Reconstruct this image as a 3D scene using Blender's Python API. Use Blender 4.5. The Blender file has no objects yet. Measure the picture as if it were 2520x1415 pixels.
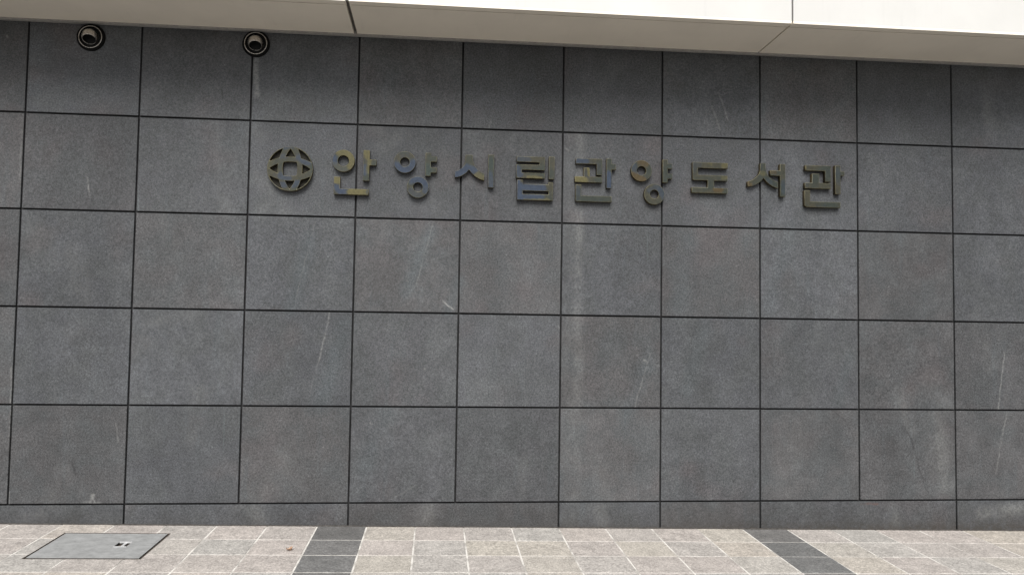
import bpy, math, random
from mathutils import Vector, Matrix, Quaternion

random.seed(11)
SC = bpy.context.scene
COL = SC.collection

# ------------------------------------------------------------------ camera
cam_d = bpy.data.cameras.new('camera')
cam_d.sensor_width = 36.0
cam_d.lens = 2000.0 / 2520.0 * 36.0
cam_d.clip_start = 0.05
cam_d.clip_end = 1000.0
cam = bpy.data.objects.new('camera', cam_d)
COL.objects.link(cam)
_r = Vector((0.99560607, -0.09249397, 0.01460903))
_f = Vector((0.09164953, 0.99450578, 0.05058269))
_u = _r.cross(_f)
cam.matrix_world = Matrix(((_r.x, _u.x, -_f.x, 2.53351509), (_r.y, _u.y, -_f.y, -5.19442114),
                           (_r.z, _u.z, -_f.z, 1.25022878), (0, 0, 0, 1)))
SC.camera = cam

# ------------------------------------------------------------------ sky, sun, exposure (overcast)
SUN_EL, SUN_AZ = math.radians(46), math.radians(188)
world = bpy.data.worlds.new('World')
SC.world = world
world.use_nodes = True
wn, wl = world.node_tree.nodes, world.node_tree.links
wn.clear()
sky = wn.new('ShaderNodeTexSky')
sky.sky_type = 'NISHITA'
sky.sun_disc = False
sky.sun_elevation = SUN_EL
sky.sun_rotation = SUN_AZ
sky.air_density = 1.0
sky.dust_density = 2.0
sky.ozone_density = 1.0
hs = wn.new('ShaderNodeHueSaturation')          # a cloud layer: nearly colourless light
hs.inputs['Saturation'].default_value = 0.22
bgn = wn.new('ShaderNodeBackground')
bgn.inputs['Strength'].default_value = 0.055
wo = wn.new('ShaderNodeOutputWorld')
wl.new(sky.outputs[0], hs.inputs['Color'])
wl.new(hs.outputs[0], bgn.inputs['Color'])
wl.new(bgn.outputs[0], wo.inputs['Surface'])

sun_d = bpy.data.lights.new('sun', 'SUN')
sun_d.energy = 1.5
sun_d.angle = math.radians(38)
sun_d.color = (1.0, 0.975, 0.945)
sun = bpy.data.objects.new('sun', sun_d)
COL.objects.link(sun)
_sd = Vector((math.sin(SUN_AZ) * math.cos(SUN_EL), math.cos(SUN_AZ) * math.cos(SUN_EL), math.sin(SUN_EL)))
sun.rotation_mode = 'QUATERNION'
sun.rotation_quaternion = (-_sd).to_track_quat('-Z', 'Y')
sun.location = (2.5, -4, 8)

vs = SC.view_settings
vs.view_transform = 'Standard'
vs.look = 'None'
vs.exposure = 1.45
vs.gamma = 1.0
vs.use_curve_mapping = False

# ------------------------------------------------------------------ node helpers
class NT:
    def __init__(s, name):
        s.m = bpy.data.materials.new(name)
        s.m.use_nodes = True
        s.n, s.l = s.m.node_tree.nodes, s.m.node_tree.links
        s.b = s.n['Principled BSDF']
    def put(s, sock, v):
        if isinstance(v, bpy.types.NodeSocket): s.l.new(v, sock)
        else: sock.default_value = v
    def math(s, op, a, b=None, c=None, clamp=False):
        n = s.n.new('ShaderNodeMath'); n.operation = op; n.use_clamp = clamp
        for i, v in enumerate((a, b, c)):
            if v is not None: s.put(n.inputs[i], v)
        return n.outputs[0]
    def vec(s, op, a, b=None, scale=None):
        n = s.n.new('ShaderNodeVectorMath'); n.operation = op
        s.put(n.inputs[0], a)
        if b is not None: s.put(n.inputs[1], b)
        if scale is not None: s.put(n.inputs['Scale'], scale)
        return n.outputs['Value'] if op in ('DOT_PRODUCT', 'LENGTH', 'DISTANCE') else n.outputs[0]
    def ramp(s, v, lo, hi, a=0.0, b=1.0, smooth=True):
        n = s.n.new('ShaderNodeMapRange'); n.clamp = True
        if smooth: n.interpolation_type = 'SMOOTHSTEP'
        s.put(n.inputs[0], v)
        for i, q in zip((1, 2, 3, 4), (lo, hi, a, b)): s.put(n.inputs[i], q)
        return n.outputs[0]
    def noise(s, vec, scale, detail=2.0, rough=0.5, w=None, dist=0.0):
        n = s.n.new('ShaderNodeTexNoise')
        n.noise_dimensions = '4D' if w is not None else '3D'
        s.put(n.inputs['Vector'], vec)
        n.inputs['Scale'].default_value = scale
        n.inputs['Detail'].default_value = detail
        n.inputs['Roughness'].default_value = rough
        n.inputs['Distortion'].default_value = dist
        if w is not None: s.put(n.inputs['W'], w)
        return n.outputs[0]
    def voro(s, vec, scale, feature='F1', rnd=1.0):
        n = s.n.new('ShaderNodeTexVoronoi'); n.feature = feature
        s.put(n.inputs['Vector'], vec)
        n.inputs['Scale'].default_value = scale
        n.inputs['Randomness'].default_value = rnd
        return n
    def mix(s, f, a, b, mode='MIX'):
        n = s.n.new('ShaderNodeMix'); n.data_type = 'RGBA'; n.blend_type = mode
        s.put(n.inputs[0], f); s.put(n.inputs[6], a); s.put(n.inputs[7], b)
        return n.outputs[2]
    def gain(s, colour, k):                       # colour * scalar
        return s.vec('SCALE', colour, scale=k)
    def obj(s):
        return s.n.new('ShaderNodeTexCoord').outputs['Object']
    def pos(s):
        return s.n.new('ShaderNodeNewGeometry').outputs['Position']
    def rnd(s):
        return s.n.new('ShaderNodeObjectInfo').outputs['Random']
    def mapping(s, v, rot=(0, 0, 0), scale=(1, 1, 1)):
        n = s.n.new('ShaderNodeMapping')
        s.put(n.inputs[0], v); n.inputs['Rotation'].default_value = rot; n.inputs['Scale'].default_value = scale
        return n.outputs[0]
    def bump(s, h, strength, dist):
        n = s.n.new('ShaderNodeBump')
        n.inputs['Strength'].default_value = strength; n.inputs['Distance'].default_value = dist
        s.l.new(h, n.inputs['Height']); s.l.new(n.outputs[0], s.b.inputs['Normal'])
    def out(s, colour=None, rough=None, metal=None, spec=None):
        if colour is not None: s.put(s.b.inputs['Base Color'], colour)
        if rough is not None: s.put(s.b.inputs['Roughness'], rough)
        if metal is not None: s.put(s.b.inputs['Metallic'], metal)
        if spec is not None: s.put(s.b.inputs['Specular IOR Level'], spec)
        return s.m

def C(r, g, b): return (r, g, b, 1.0)

# marks on the stone: (kind, x0, z0, x1, z1, half width, strength) in metres on the wall
STAINS = [
    ('w', 1.361, 2.939, 1.373, 2.697, 0.0159, 0.62),
    ('w', 3.446, 2.514, 3.447, 1.385, 0.0292, 0.28),
    ('w', 3.438, 0.745, 3.428, 0.177, 0.0345, 0.14),
    ('w', 3.447, 1.385, 3.443, 0.732, 0.0319, 0.22),
    ('w', 3.392, 2.498, 3.414, 0.01, 0.0585, 0.1),
    ('w', 0.367, 2.16, 0.391, 2.025, 0.0047, 0.5),
    ('w', 0.481, 0.207, 0.477, 0.187, 0.0093, 0.6),
    ('w', 0.48, 0.187, 0.5, 0.158, 0.004, 0.5),
    ('w', 0.48, 0.187, 0.453, 0.156, 0.004, 0.5),
    ('w', 0.426, 0.163, 0.521, 0.158, 0.0066, 0.3),
    ('w', 2.572, 1.419, 2.64, 1.368, 0.0035, 0.75),
    ('w', 6.373, 1.144, 6.32, 0.752, 0.0043, 0.5),
    ('w', 6.383, 0.734, 6.295, 0.326, 0.0053, 0.3),
    ('w', 0.597, 0.643, 0.616, 0.527, 0.0033, 0.45),
    ('w', 1.76, 1.908, 1.653, 1.418, 0.004, 0.25),
    ('w', 1.865, 1.332, 1.805, 1.039, 0.0047, 0.38),
    ('w', 1.805, 1.039, 1.742, 0.786, 0.004, 0.16),
    ('w', 2.497, 1.914, 2.402, 1.522, 0.004, 0.28),
    ('w', 3.921, 1.102, 3.821, 0.76, 0.004, 0.25),
    ('w', 3.881, 1.059, 3.894, 1.052, 0.006, 0.8),
    ('w', 3.318, 1.27, 3.324, 1.257, 0.006, 0.7),
    ('w', 2.462, 0.987, 2.467, 0.985, 0.0047, 0.5),
    ('w', 2.131, 0.644, 2.142, 0.639, 0.0053, 0.5),
    ('w', 4.374, 2.849, 4.441, 2.66, 0.0053, 0.28),
    ('w', 4.33, 2.746, 4.386, 2.589, 0.0053, 0.22),
    ('w', 2.876, 2.666, 2.839, 2.531, 0.0066, 0.18),
    ('w', -0.022, 0.97, -0.001, 0.156, 0.0043, 0.45),
    ('w', -0.027, 2.5, -0.025, 2.122, 0.004, 0.3),
    ('w', 1.068, 1.319, 0.755, 1.244, 0.0292, 0.12),
    ('w', 1.084, 0.831, 1.045, 0.545, 0.0465, 0.12),
    ('w', 5.867, 0.663, 5.933, 0.259, 0.0638, 0.24),
    ('w', 3.579, 0.408, 3.66, 0.176, 0.0531, 0.09),
    ('w', 1.61, 0.446, 1.47, 0.185, 0.0664, 0.09),
    ('w', 0.291, 0.324, 0.25, 0.167, 0.0531, 0.12),
    ('w', 4.879, 0.606, 4.823, 0.236, 0.0797, 0.08),
    ('w', 6.19, 0.065, 6.495, 0.095, 0.0345, 0.36),
    ('w', 5.612, 0.878, 5.695, 0.609, 0.0372, 0.12),
    ('w', 5.842, 0.961, 5.955, 0.772, 0.0531, 0.12),
    ('w', 6.166, 1.375, 6.278, 1.047, 0.0478, 0.1),
    ('w', 1.412, 2.168, 1.567, 1.967, 0.0531, 0.13),
    ('w', 1.3, 2.577, 1.403, 2.452, 0.0399, 0.1),
    ('w', 2.326, 2.092, 2.587, 1.995, 0.0531, 0.1),
    ('w', 0.307, 1.681, 0.39, 1.383, 0.0531, 0.1),
    ('w', 0.063, 1.825, 0.19, 1.628, 0.0598, 0.08),
    ('w', 0.829, 1.895, 0.935, 1.645, 0.0478, 0.08),
    ('w', 2.008, 2.553, 2.215, 2.482, 0.0399, 0.1),
    ('w', 2.495, 0.105, 2.483, 0.03, 0.0452, 0.26),
    ('w', 3.582, 0.099, 3.609, 0.022, 0.0452, 0.28),
    ('w', 5.576, 0.087, 5.589, -0.006, 0.0452, 0.28),
    ('w', 1.448, 0.111, 1.475, 0.037, 0.0399, 0.2),
    ('w', 0.183, 0.094, 0.091, 0.071, 0.0399, 0.16),
    ('w', 1.54, 2.069, 1.418, 1.963, 0.0399, 0.15),
    ('w', 2.292, 2.485, 2.14, 2.374, 0.0399, 0.12),
    ('w', 3.106, 0.421, 3.084, 0.166, 0.0292, 0.1),
    ('w', 6.25, 2.998, 6.303, 2.633, 0.0345, 0.12),
    ('w', 1.127, 2.519, 1.219, 1.957, 0.0399, 0.1),
    ('w', 2.338, 1.547, 2.348, 1.537, 0.004, 0.5),
    ('w', 1.725, 1.714, 1.73, 1.706, 0.004, 0.4),
    ('w', -0.137, 3.003, -0.134, 2.995, 0.0053, 0.5),
    ('w', 3.345, 2.43, 3.372, 2.412, 0.0053, 0.3),
    ('w', 2.291, 0.182, 2.415, 0.257, 0.0053, 0.2),
    ('d', 1.158, 2.722, 1.167, 2.665, 0.0047, 0.5),
    ('d', 0.353, 0.402, 0.375, 0.334, 0.0066, 0.45),
    ('d', 4.022, 1.923, 4.017, 1.874, 0.0053, 0.4),
    ('d', 2.691, 2.733, 2.678, 2.73, 0.004, 0.4),
    ('d', 2.662, 1.715, 2.644, 1.712, 0.004, 0.4),
    ('d', 4.977, 0.745, 5.153, 0.746, 0.0053, 0.25),
    ('d', 5.153, 0.746, 5.253, 0.666, 0.0053, 0.3),
    ('d', 5.253, 0.666, 5.309, 0.541, 0.0053, 0.3),
    ('d', 5.309, 0.541, 5.331, 0.469, 0.0053, 0.25),
    ('d', 5.348, 0.474, 5.482, 0.662, 0.0053, 0.25),
    ('d', 5.482, 0.662, 5.624, 0.657, 0.0066, 0.3),
    ('d', 5.624, 0.657, 5.703, 0.555, 0.0066, 0.4),
    ('d', 5.703, 0.555, 5.744, 0.394, 0.0066, 0.4),
    ('d', 5.744, 0.394, 5.799, 0.233, 0.0053, 0.32),
    ('d', 5.799, 0.233, 5.86, 0.144, 0.0053, 0.28),
    ('d', 6.263, 0.145, 6.496, 0.171, 0.008, 0.3),
    ('d', 3.661, 0.098, 3.693, 0.021, 0.004, 0.3),
    ('d', 5.803, 0.118, 5.808, 0.059, 0.0053, 0.35),
    ('d', 5.58, 0.568, 5.536, 0.421, 0.0664, 0.14),
    ('d', 5.493, 0.367, 5.634, 0.234, 0.0664, 0.08),
    ('d', 5.13, 0.647, 5.185, 0.474, 0.0598, 0.12),
    ('d', 0.091, 0.071, 0.537, 0.044, 0.0186, 0.12),
    ('d', 1.596, 0.093, 1.721, 0.023, 0.0372, 0.14),
    ('d', 2.242, 0.094, 2.394, 0.043, 0.0372, 0.12),
    ('d', 3.215, 0.063, 2.956, 0.052, 0.0319, 0.12),
    ('r', 5.345, 0.131, 5.463, 0.13, 0.0066, 0.5),
    ('r', 5.683, 0.879, 5.667, 0.716, 0.0399, 0.1),
    ('b', 1.728, 1.791, 1.63, 1.354, 0.0452, 0.4),
    ('b', 1.963, 1.257, 1.825, 0.761, 0.0531, 0.42),
    ('b', 2.49, 1.888, 2.339, 1.469, 0.0372, 0.35),
    ('b', 2.673, 1.553, 2.604, 1.345, 0.0319, 0.4),
    ('b', 4.189, 1.825, 4.103, 1.382, 0.0531, 0.3),
    ('b', 3.921, 1.076, 3.763, 0.694, 0.0478, 0.35),
    ('b', 4.287, 1.292, 4.165, 0.867, 0.0425, 0.28),
    ('b', 4.883, 1.95, 4.714, 1.406, 0.0452, 0.25),
    ('b', 2.229, 0.7, 2.11, 0.371, 0.0531, 0.3),
    ('b', 4.713, 0.712, 4.685, 0.289, 0.0345, 0.2),
    ('b', 1.326, 2.527, 1.207, 2.367, 0.0399, 0.2),
    ('b', 5.273, 1.091, 5.187, 0.794, 0.0345, 0.25),
]

def seg_group():
    """distance from the shading point to a segment -> soft mask"""
    g = bpy.data.node_groups.new('stain_mark', 'ShaderNodeTree')
    itf = g.interface
    for nm, tp in (('P', 'NodeSocketVector'), ('A', 'NodeSocketVector'), ('D', 'NodeSocketVector'),
                   ('InvLen2', 'NodeSocketFloat'), ('Width', 'NodeSocketFloat'), ('Strength', 'NodeSocketFloat')):
        itf.new_socket(nm, in_out='INPUT', socket_type=tp)
    itf.new_socket('Mask', in_out='OUTPUT', socket_type='NodeSocketFloat')
    n, l = g.nodes, g.links
    gi, go = n.new('NodeGroupInput'), n.new('NodeGroupOutput')
    def vm(op, a, b=None, sc=None):
        q = n.new('ShaderNodeVectorMath'); q.operation = op
        l.new(a, q.inputs[0])
        if b is not None: l.new(b, q.inputs[1])
        if sc is not None: l.new(sc, q.inputs['Scale'])
        return q.outputs['Value'] if op in ('DOT_PRODUCT', 'LENGTH') else q.outputs[0]
    rel = vm('SUBTRACT', gi.outputs['P'], gi.outputs['A'])
    dot = vm('DOT_PRODUCT', rel, gi.outputs['D'])
    t = n.new('ShaderNodeMath'); t.operation = 'MULTIPLY'; t.use_clamp = True
    l.new(dot, t.inputs[0]); l.new(gi.outputs['InvLen2'], t.inputs[1])
    near = vm('SCALE', gi.outputs['D'], sc=t.outputs[0])
    d = vm('LENGTH', vm('SUBTRACT', rel, near))
    mr = n.new('ShaderNodeMapRange'); mr.interpolation_type = 'SMOOTHSTEP'; mr.clamp = True
    l.new(d, mr.inputs[0])
    mr.inputs[1].default_value = 0.0; l.new(gi.outputs['Width'], mr.inputs[2])
    l.new(gi.outputs['Strength'], mr.inputs[3]); mr.inputs[4].default_value = 0.0
    l.new(mr.outputs[0], go.inputs['Mask'])
    return g
SEG = seg_group()

# ------------------------------------------------------------------ materials
def mat_stone(marks):
    t = NT('dark_basalt_stone')
    o, r = t.obj(), t.rnd()
    w = t.math('MULTIPLY', r, 57.0)
    r2 = t.math('FRACT', t.math('MULTIPLY', r, 17.31))
    # flat position on the wall, gently warped so that marks are not ruler straight
    p = t.pos()
    warp = t.n.new('ShaderNodeTexNoise'); t.l.new(p, warp.inputs['Vector']); warp.inputs['Scale'].default_value = 14; warp.inputs['Detail'].default_value = 4
    wv = t.vec('SCALE', t.vec('SUBTRACT', warp.outputs['Color'], (0.5, 0.5, 0.5)), scale=0.022)
    pf = t.vec('MULTIPLY', t.vec('ADD', p, wv), (1, 0, 1))
    acc = {}
    for (k, x0, z0, x1, z1, hw, st) in marks:
        g = t.n.new('ShaderNodeGroup'); g.node_tree = SEG
        t.l.new(pf, g.inputs['P'])
        g.inputs['A'].default_value = (x0, 0, z0)
        g.inputs['D'].default_value = (x1 - x0, 0, z1 - z0)
        g.inputs['InvLen2'].default_value = 1.0 / max(1e-6, (x1 - x0) ** 2 + (z1 - z0) ** 2)
        g.inputs['Width'].default_value = max(hw * 2.0, 0.0085)
        g.inputs['Strength'].default_value = st * (1.0 if k == 'w' else 1.7 if k == 'd' else 1.1)
        acc[k] = g.outputs[0] if k not in acc else t.math('MAXIMUM', acc[k], g.outputs[0])
    # per-panel tone
    tone = t.ramp(r, 0.0, 1.0, 0.90, 1.12, smooth=False)
    base = t.mix(t.ramp(r2, 0.15, 0.85), C(.0905, .0945, .1015), C(.0960, .0948, .0965))
    # broad mottling inside a panel, hue drift
    m1 = t.noise(o, 5.0, 3, .55, w)
    base = t.mix(t.ramp(m1, .38, .66), base, C(.0905, .095, .0985))
    m2 = t.noise(o, 2.6, 2, .5, t.math('ADD', w, 9.0))
    base = t.mix(t.ramp(m2, .54, .75, 0, .8), base, C(.1005, .0925, .0945))
    m3 = t.noise(o, 13.0, 4, .6, t.math('ADD', w, 4.0))
    k = t.math('MULTIPLY', t.math('MULTIPLY', tone, .69), t.ramp(m3, .25, .75, .86, 1.14))
    # veins that run up to the right inside the stone
    vm_ = t.mapping(o, rot=(0, 0, math.radians(-13)), scale=(9, 0.9, 1))
    v1 = t.noise(vm_, 1.6, 4, .6, w)
    veil = t.ramp(v1, .56, .74)
    base = t.mix(t.math('MULTIPLY', veil, .45), base, C(.094, .105, .112))
    vn = t.mapping(o, rot=(0, 0, math.radians(-14)), scale=(46, 1.2, 1))
    v2 = t.noise(vn, 1.0, 3, .6, t.math('ADD', w, 2.0))
    thin = t.math('MULTIPLY', t.ramp(v2, .66, .76), t.ramp(t.noise(o, 3.0, 2, .5, t.math('ADD', w, 31.0)), .48, .66))
    # crystalline grain
    g1 = t.noise(o, 190.0, 2, .7, w)
    g2 = t.noise(o, 88.0, 2, .65, t.math('ADD', w, 3.0))
    k = t.math('MULTIPLY', k, t.ramp(g1, .28, .72, .54, 1.48, smooth=False))
    k = t.math('MULTIPLY', k, t.ramp(g2, .30, .70, .66, 1.36, smooth=False))
    vo = t.voro(o, 120.0)
    fleck = t.math('MULTIPLY', t.ramp(vo.outputs['Distance'], .10, .20, 1, 0), t.math('GREATER_THAN', vo.outputs['Color'], .80))
    k = t.math('ADD', k, t.math('MULTIPLY', fleck, .42))
    pv = t.voro(o, 17.0)
    chip = t.math('MULTIPLY', t.ramp(pv.outputs['Distance'], .05, .09, 1, 0), t.math('GREATER_THAN', pv.outputs['Color'], .80))
    k = t.math('ADD', k, t.math('MULTIPLY', chip, .55))
    c = t.gain(base, k)
    # pale mineral bloom drifting over the face, in world space so it ignores the joints
    cl = t.noise(t.mapping(p, rot=(0, math.radians(14), 0), scale=(1.5, 1, .62)), 1.5, 6, .62, dist=.5)
    cl2 = t.noise(o, 3.4, 5, .65, t.math('ADD', w, 17.0), dist=.8)
    k = t.math('MULTIPLY', k, t.ramp(cl, .34, .68, .91, 1.11))
    k = t.math('MULTIPLY', k, t.ramp(cl2, .34, .68, .93, 1.09))
    c = t.gain(base, k)
    c = t.mix(t.math('MULTIPLY', t.ramp(cl2, .56, .72), .09), c, C(.17, .172, .175))
    # worn patches break up every mark
    br = t.math('MULTIPLY', t.ramp(t.noise(p, 60.0, 3, .65), .36, .62, .25, 1.0), t.ramp(t.noise(t.vec('MULTIPLY', p, (9, 1, 5)), 1.0, 3, .6), .34, .62, .3, 1.15))
    c = t.mix(t.math('MULTIPLY', thin, .13), c, C(.24, .31, .31))
    if 'b' in acc: c = t.mix(t.math('MULTIPLY', acc['b'], 1.25, clamp=True), c, t.gain(C(.094, .108, .115)[:3], k))
    for key, tint in (('w', C(.27, .27, .26)), ('d', C(.018, .018, .019)), ('r', C(.10, .055, .045))):
        if key in acc: c = t.mix(t.math('MULTIPLY', acc[key], br), c, tint)
    # darker, browner tone towards the foot of the wall
    sz = t.n.new('ShaderNodeSeparateXYZ'); t.l.new(p, sz.inputs[0])
    foot = t.math('MULTIPLY', t.ramp(sz.outputs[2], -.05, .045, 1, 0), t.ramp(t.noise(p, 30, 3, .6), .35, .6, .3, 1))
    c = t.mix(t.math('MULTIPLY', foot, .75), c, C(.040, .034, .027))
    c = t.mix(t.math('MULTIPLY', t.ramp(sz.outputs[2], .02, .17, 1, 0), t.ramp(t.noise(p, 9, 3, .6), .3, .65, .12, .34)), c, C(.036, .033, .030))
    t.bump(t.math('ADD', g1, t.math('MULTIPLY', g2, 1.3)), .35, .0012)
    return t.out(c, t.ramp(m3, .3, .7, .62, .8), 0.0, .32)

def mat_plain(name, col, rough=.8, metal=0.0, spec=.3, mottle=.08, scale=40):
    t = NT(name)
    n = t.noise(t.obj(), scale, 4, .6)
    c = t.gain(col[:3], t.ramp(n, .3, .7, 1 - mottle, 1 + mottle))
    return t.out(c, rough, metal, spec)

def mat_granite(name, dark=False):
    t = NT(name)
    o, r = t.obj(), t.rnd()
    w = t.math('MULTIPLY', r, 41.0)
    r2 = t.math('FRACT', t.math('MULTIPLY', r, 13.7))
    if dark:
        base = t.mix(r2, C(.138, .138, .135), C(.155, .148, .142))
    else:
        base = t.mix(t.ramp(r2, .1, .9), C(.384, .366, .340), C(.402, .366, .338))
        base = t.mix(t.ramp(r, .55, 1.0, 0, .65), base, C(.388, .352, .298))
    k = t.ramp(r, 0, 1, *((.98, 1.10) if not dark else (.82, 1.22)), smooth=False)
    k = t.math('MULTIPLY', k, t.ramp(t.noise(o, 9, 4, .6, w), .3, .7, .86, 1.12))
    g = t.noise(o, 120, 2, .7, w)
    k = t.math('MULTIPLY', k, t.ramp(g, .27, .73, .52, 1.40, smooth=False))
    g2 = t.noise(o, 55, 3, .6, t.math('ADD', w, 5.0))
    k = t.math('MULTIPLY', k, t.ramp(g2, .3, .7, .74, 1.24, smooth=False))
    v = t.voro(o, 75.0)
    spot = t.math('MULTIPLY', t.ramp(v.outputs['Distance'], .12, .24, 1, 0), t.math('GREATER_THAN', v.outputs['Color'], .62))
    k = t.math('SUBTRACT', k, t.math('MULTIPLY', spot, .25 if not dark else -.12))
    c = t.gain(base, k)
    # scuffs and old damp patches
    s = t.noise(t.pos(), 6.5, 5, .65, dist=.6)
    c = t.mix(t.ramp(s, .57, .74, 0, .5), c, t.gain(C(.27, .255, .235)[:3] if not dark else C(.2, .2, .195)[:3], k))
    # mortar haze smeared over the edges
    hz = t.noise(t.pos(), 16, 4, .6)
    c = t.mix(t.ramp(hz, .62, .78, 0, .25 if not dark else .20), c, C(.50, .48, .45))
    d = t.noise(t.vec('MULTIPLY', t.pos(), (1, 1, 1)), 24, 4, .7, dist=.4)
    c = t.mix(t.ramp(d, .64, .76, 0, .40), c, C(.13, .12, .105))
    t.bump(g, .4, .0015)
    return t.out(c, .82, 0, .25)

def mat_mortar():
    t = NT('pale_mortar')
    p = t.pos()
    n = t.noise(p, 7, 4, .6)
    c = t.mix(t.ramp(n, .36, .58), C(.38, .36, .33), C(.66, .635, .59))
    c = t.gain(c, t.ramp(t.noise(p, 120, 2, .6), .3, .7, .85, 1.12))
    return t.out(c, .9, 0, .2)

def mat_ground():
    """paving beyond the loose-laid rows: the same pattern, darkened to throw less bounce light on the wall"""
    t = NT('far_paving')
    p = t.obj()
    b = t.n.new('ShaderNodeTexBrick')
    b.offset = 0.0
    t.l.new(p, b.inputs['Vector'])
    b.inputs['Color1'].default_value = C(.165, .16, .152); b.inputs['Color2'].default_value = C(.145, .142, .136)
    b.inputs['Mortar'].default_value = C(.24, .235, .225)
    b.inputs['Scale'].default_value = 1.0; b.inputs['Mortar Size'].default_value = .004
    b.inputs['Brick Width'].default_value = .3016; b.inputs['Row Height'].default_value = .2916
    c = t.gain(b.outputs[0], t.ramp(t.noise(p, 30, 4, .6), .3, .7, .85, 1.12))
    return t.out(c, .85, 0, .25)

def mat_panel(name, tint):
    t = NT(name)
    p = t.pos()
    k = t.ramp(t.noise(p, 3.0, 4, .55), .3, .7, .965, 1.02)
    rain = t.noise(t.vec('MULTIPLY', p, (26, 3, 2)), 1.0, 3, .6)
    k = t.math('MULTIPLY', k, t.ramp(rain, .55, .8, 1.0, .955))
    c = t.gain(tint[:3], k)
    return t.out(c, .42, 0, .4)

def mat_bronze(marks):
    """gilt metal: olive face, street reflections painted in as slate-blue and ochre patches"""
    t = NT('gilt_metal_reflections')
    p = t.pos()
    warp = t.n.new('ShaderNodeTexNoise'); t.l.new(p, warp.inputs['Vector']); warp.inputs['Scale'].default_value = 24; warp.inputs['Detail'].default_value = 3
    wv = t.vec('SCALE', t.vec('SUBTRACT', warp.outputs['Color'], (0.5, 0.5, 0.5)), scale=0.035)
    pf = t.vec('MULTIPLY', t.vec('ADD', p, wv), (1, 0, 1))
    g = t.noise(p, 7.0, 3, .5)
    c = t.mix(t.ramp(g, .38, .62), C(.028, .034, .027), C(.042, .040, .026))
    a = t.noise(t.vec('MULTIPLY', p, (1, 1, .6)), 13.0, 3, .5)
    c = t.mix(t.ramp(a, .56, .70, 0, .5), c, C(.026, .032, .039))
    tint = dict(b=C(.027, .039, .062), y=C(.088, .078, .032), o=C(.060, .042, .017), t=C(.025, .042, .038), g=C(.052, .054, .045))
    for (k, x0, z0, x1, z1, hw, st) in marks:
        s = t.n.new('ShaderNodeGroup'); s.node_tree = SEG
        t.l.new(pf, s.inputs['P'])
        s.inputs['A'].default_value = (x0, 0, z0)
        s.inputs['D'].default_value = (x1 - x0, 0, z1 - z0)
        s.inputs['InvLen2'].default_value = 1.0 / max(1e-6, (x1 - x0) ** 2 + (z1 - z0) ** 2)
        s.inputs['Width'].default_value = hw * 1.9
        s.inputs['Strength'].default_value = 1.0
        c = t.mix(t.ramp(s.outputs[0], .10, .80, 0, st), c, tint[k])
    f = t.noise(p, 70, 3, .6)
    c = t.gain(c, t.ramp(f, .3, .7, .86, 1.14))
    # browner tint on the returns (faces that do not look out from the wall)
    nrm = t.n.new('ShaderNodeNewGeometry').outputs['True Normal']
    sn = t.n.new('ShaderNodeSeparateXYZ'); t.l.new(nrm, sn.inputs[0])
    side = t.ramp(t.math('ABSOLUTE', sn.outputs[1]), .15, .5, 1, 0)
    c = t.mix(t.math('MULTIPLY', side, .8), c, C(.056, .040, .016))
    ny = t.math('ABSOLUTE', sn.outputs[1])                   # brass wear with bevel highlights painted along the arrises
    edge_glint = t.math('MULTIPLY', t.ramp(ny, .42, .55), t.ramp(ny, .88, .97, 1, 0))
    c = t.mix(t.math('MULTIPLY', edge_glint, t.ramp(f, .35, .6, .35, .9)), c, C(.30, .265, .15))
    t.bump(t.noise(p, 26, 3, .6), .12, .004)
    return t.out(c, t.ramp(f, .3, .7, .36, .52), .15, .3)

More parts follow.
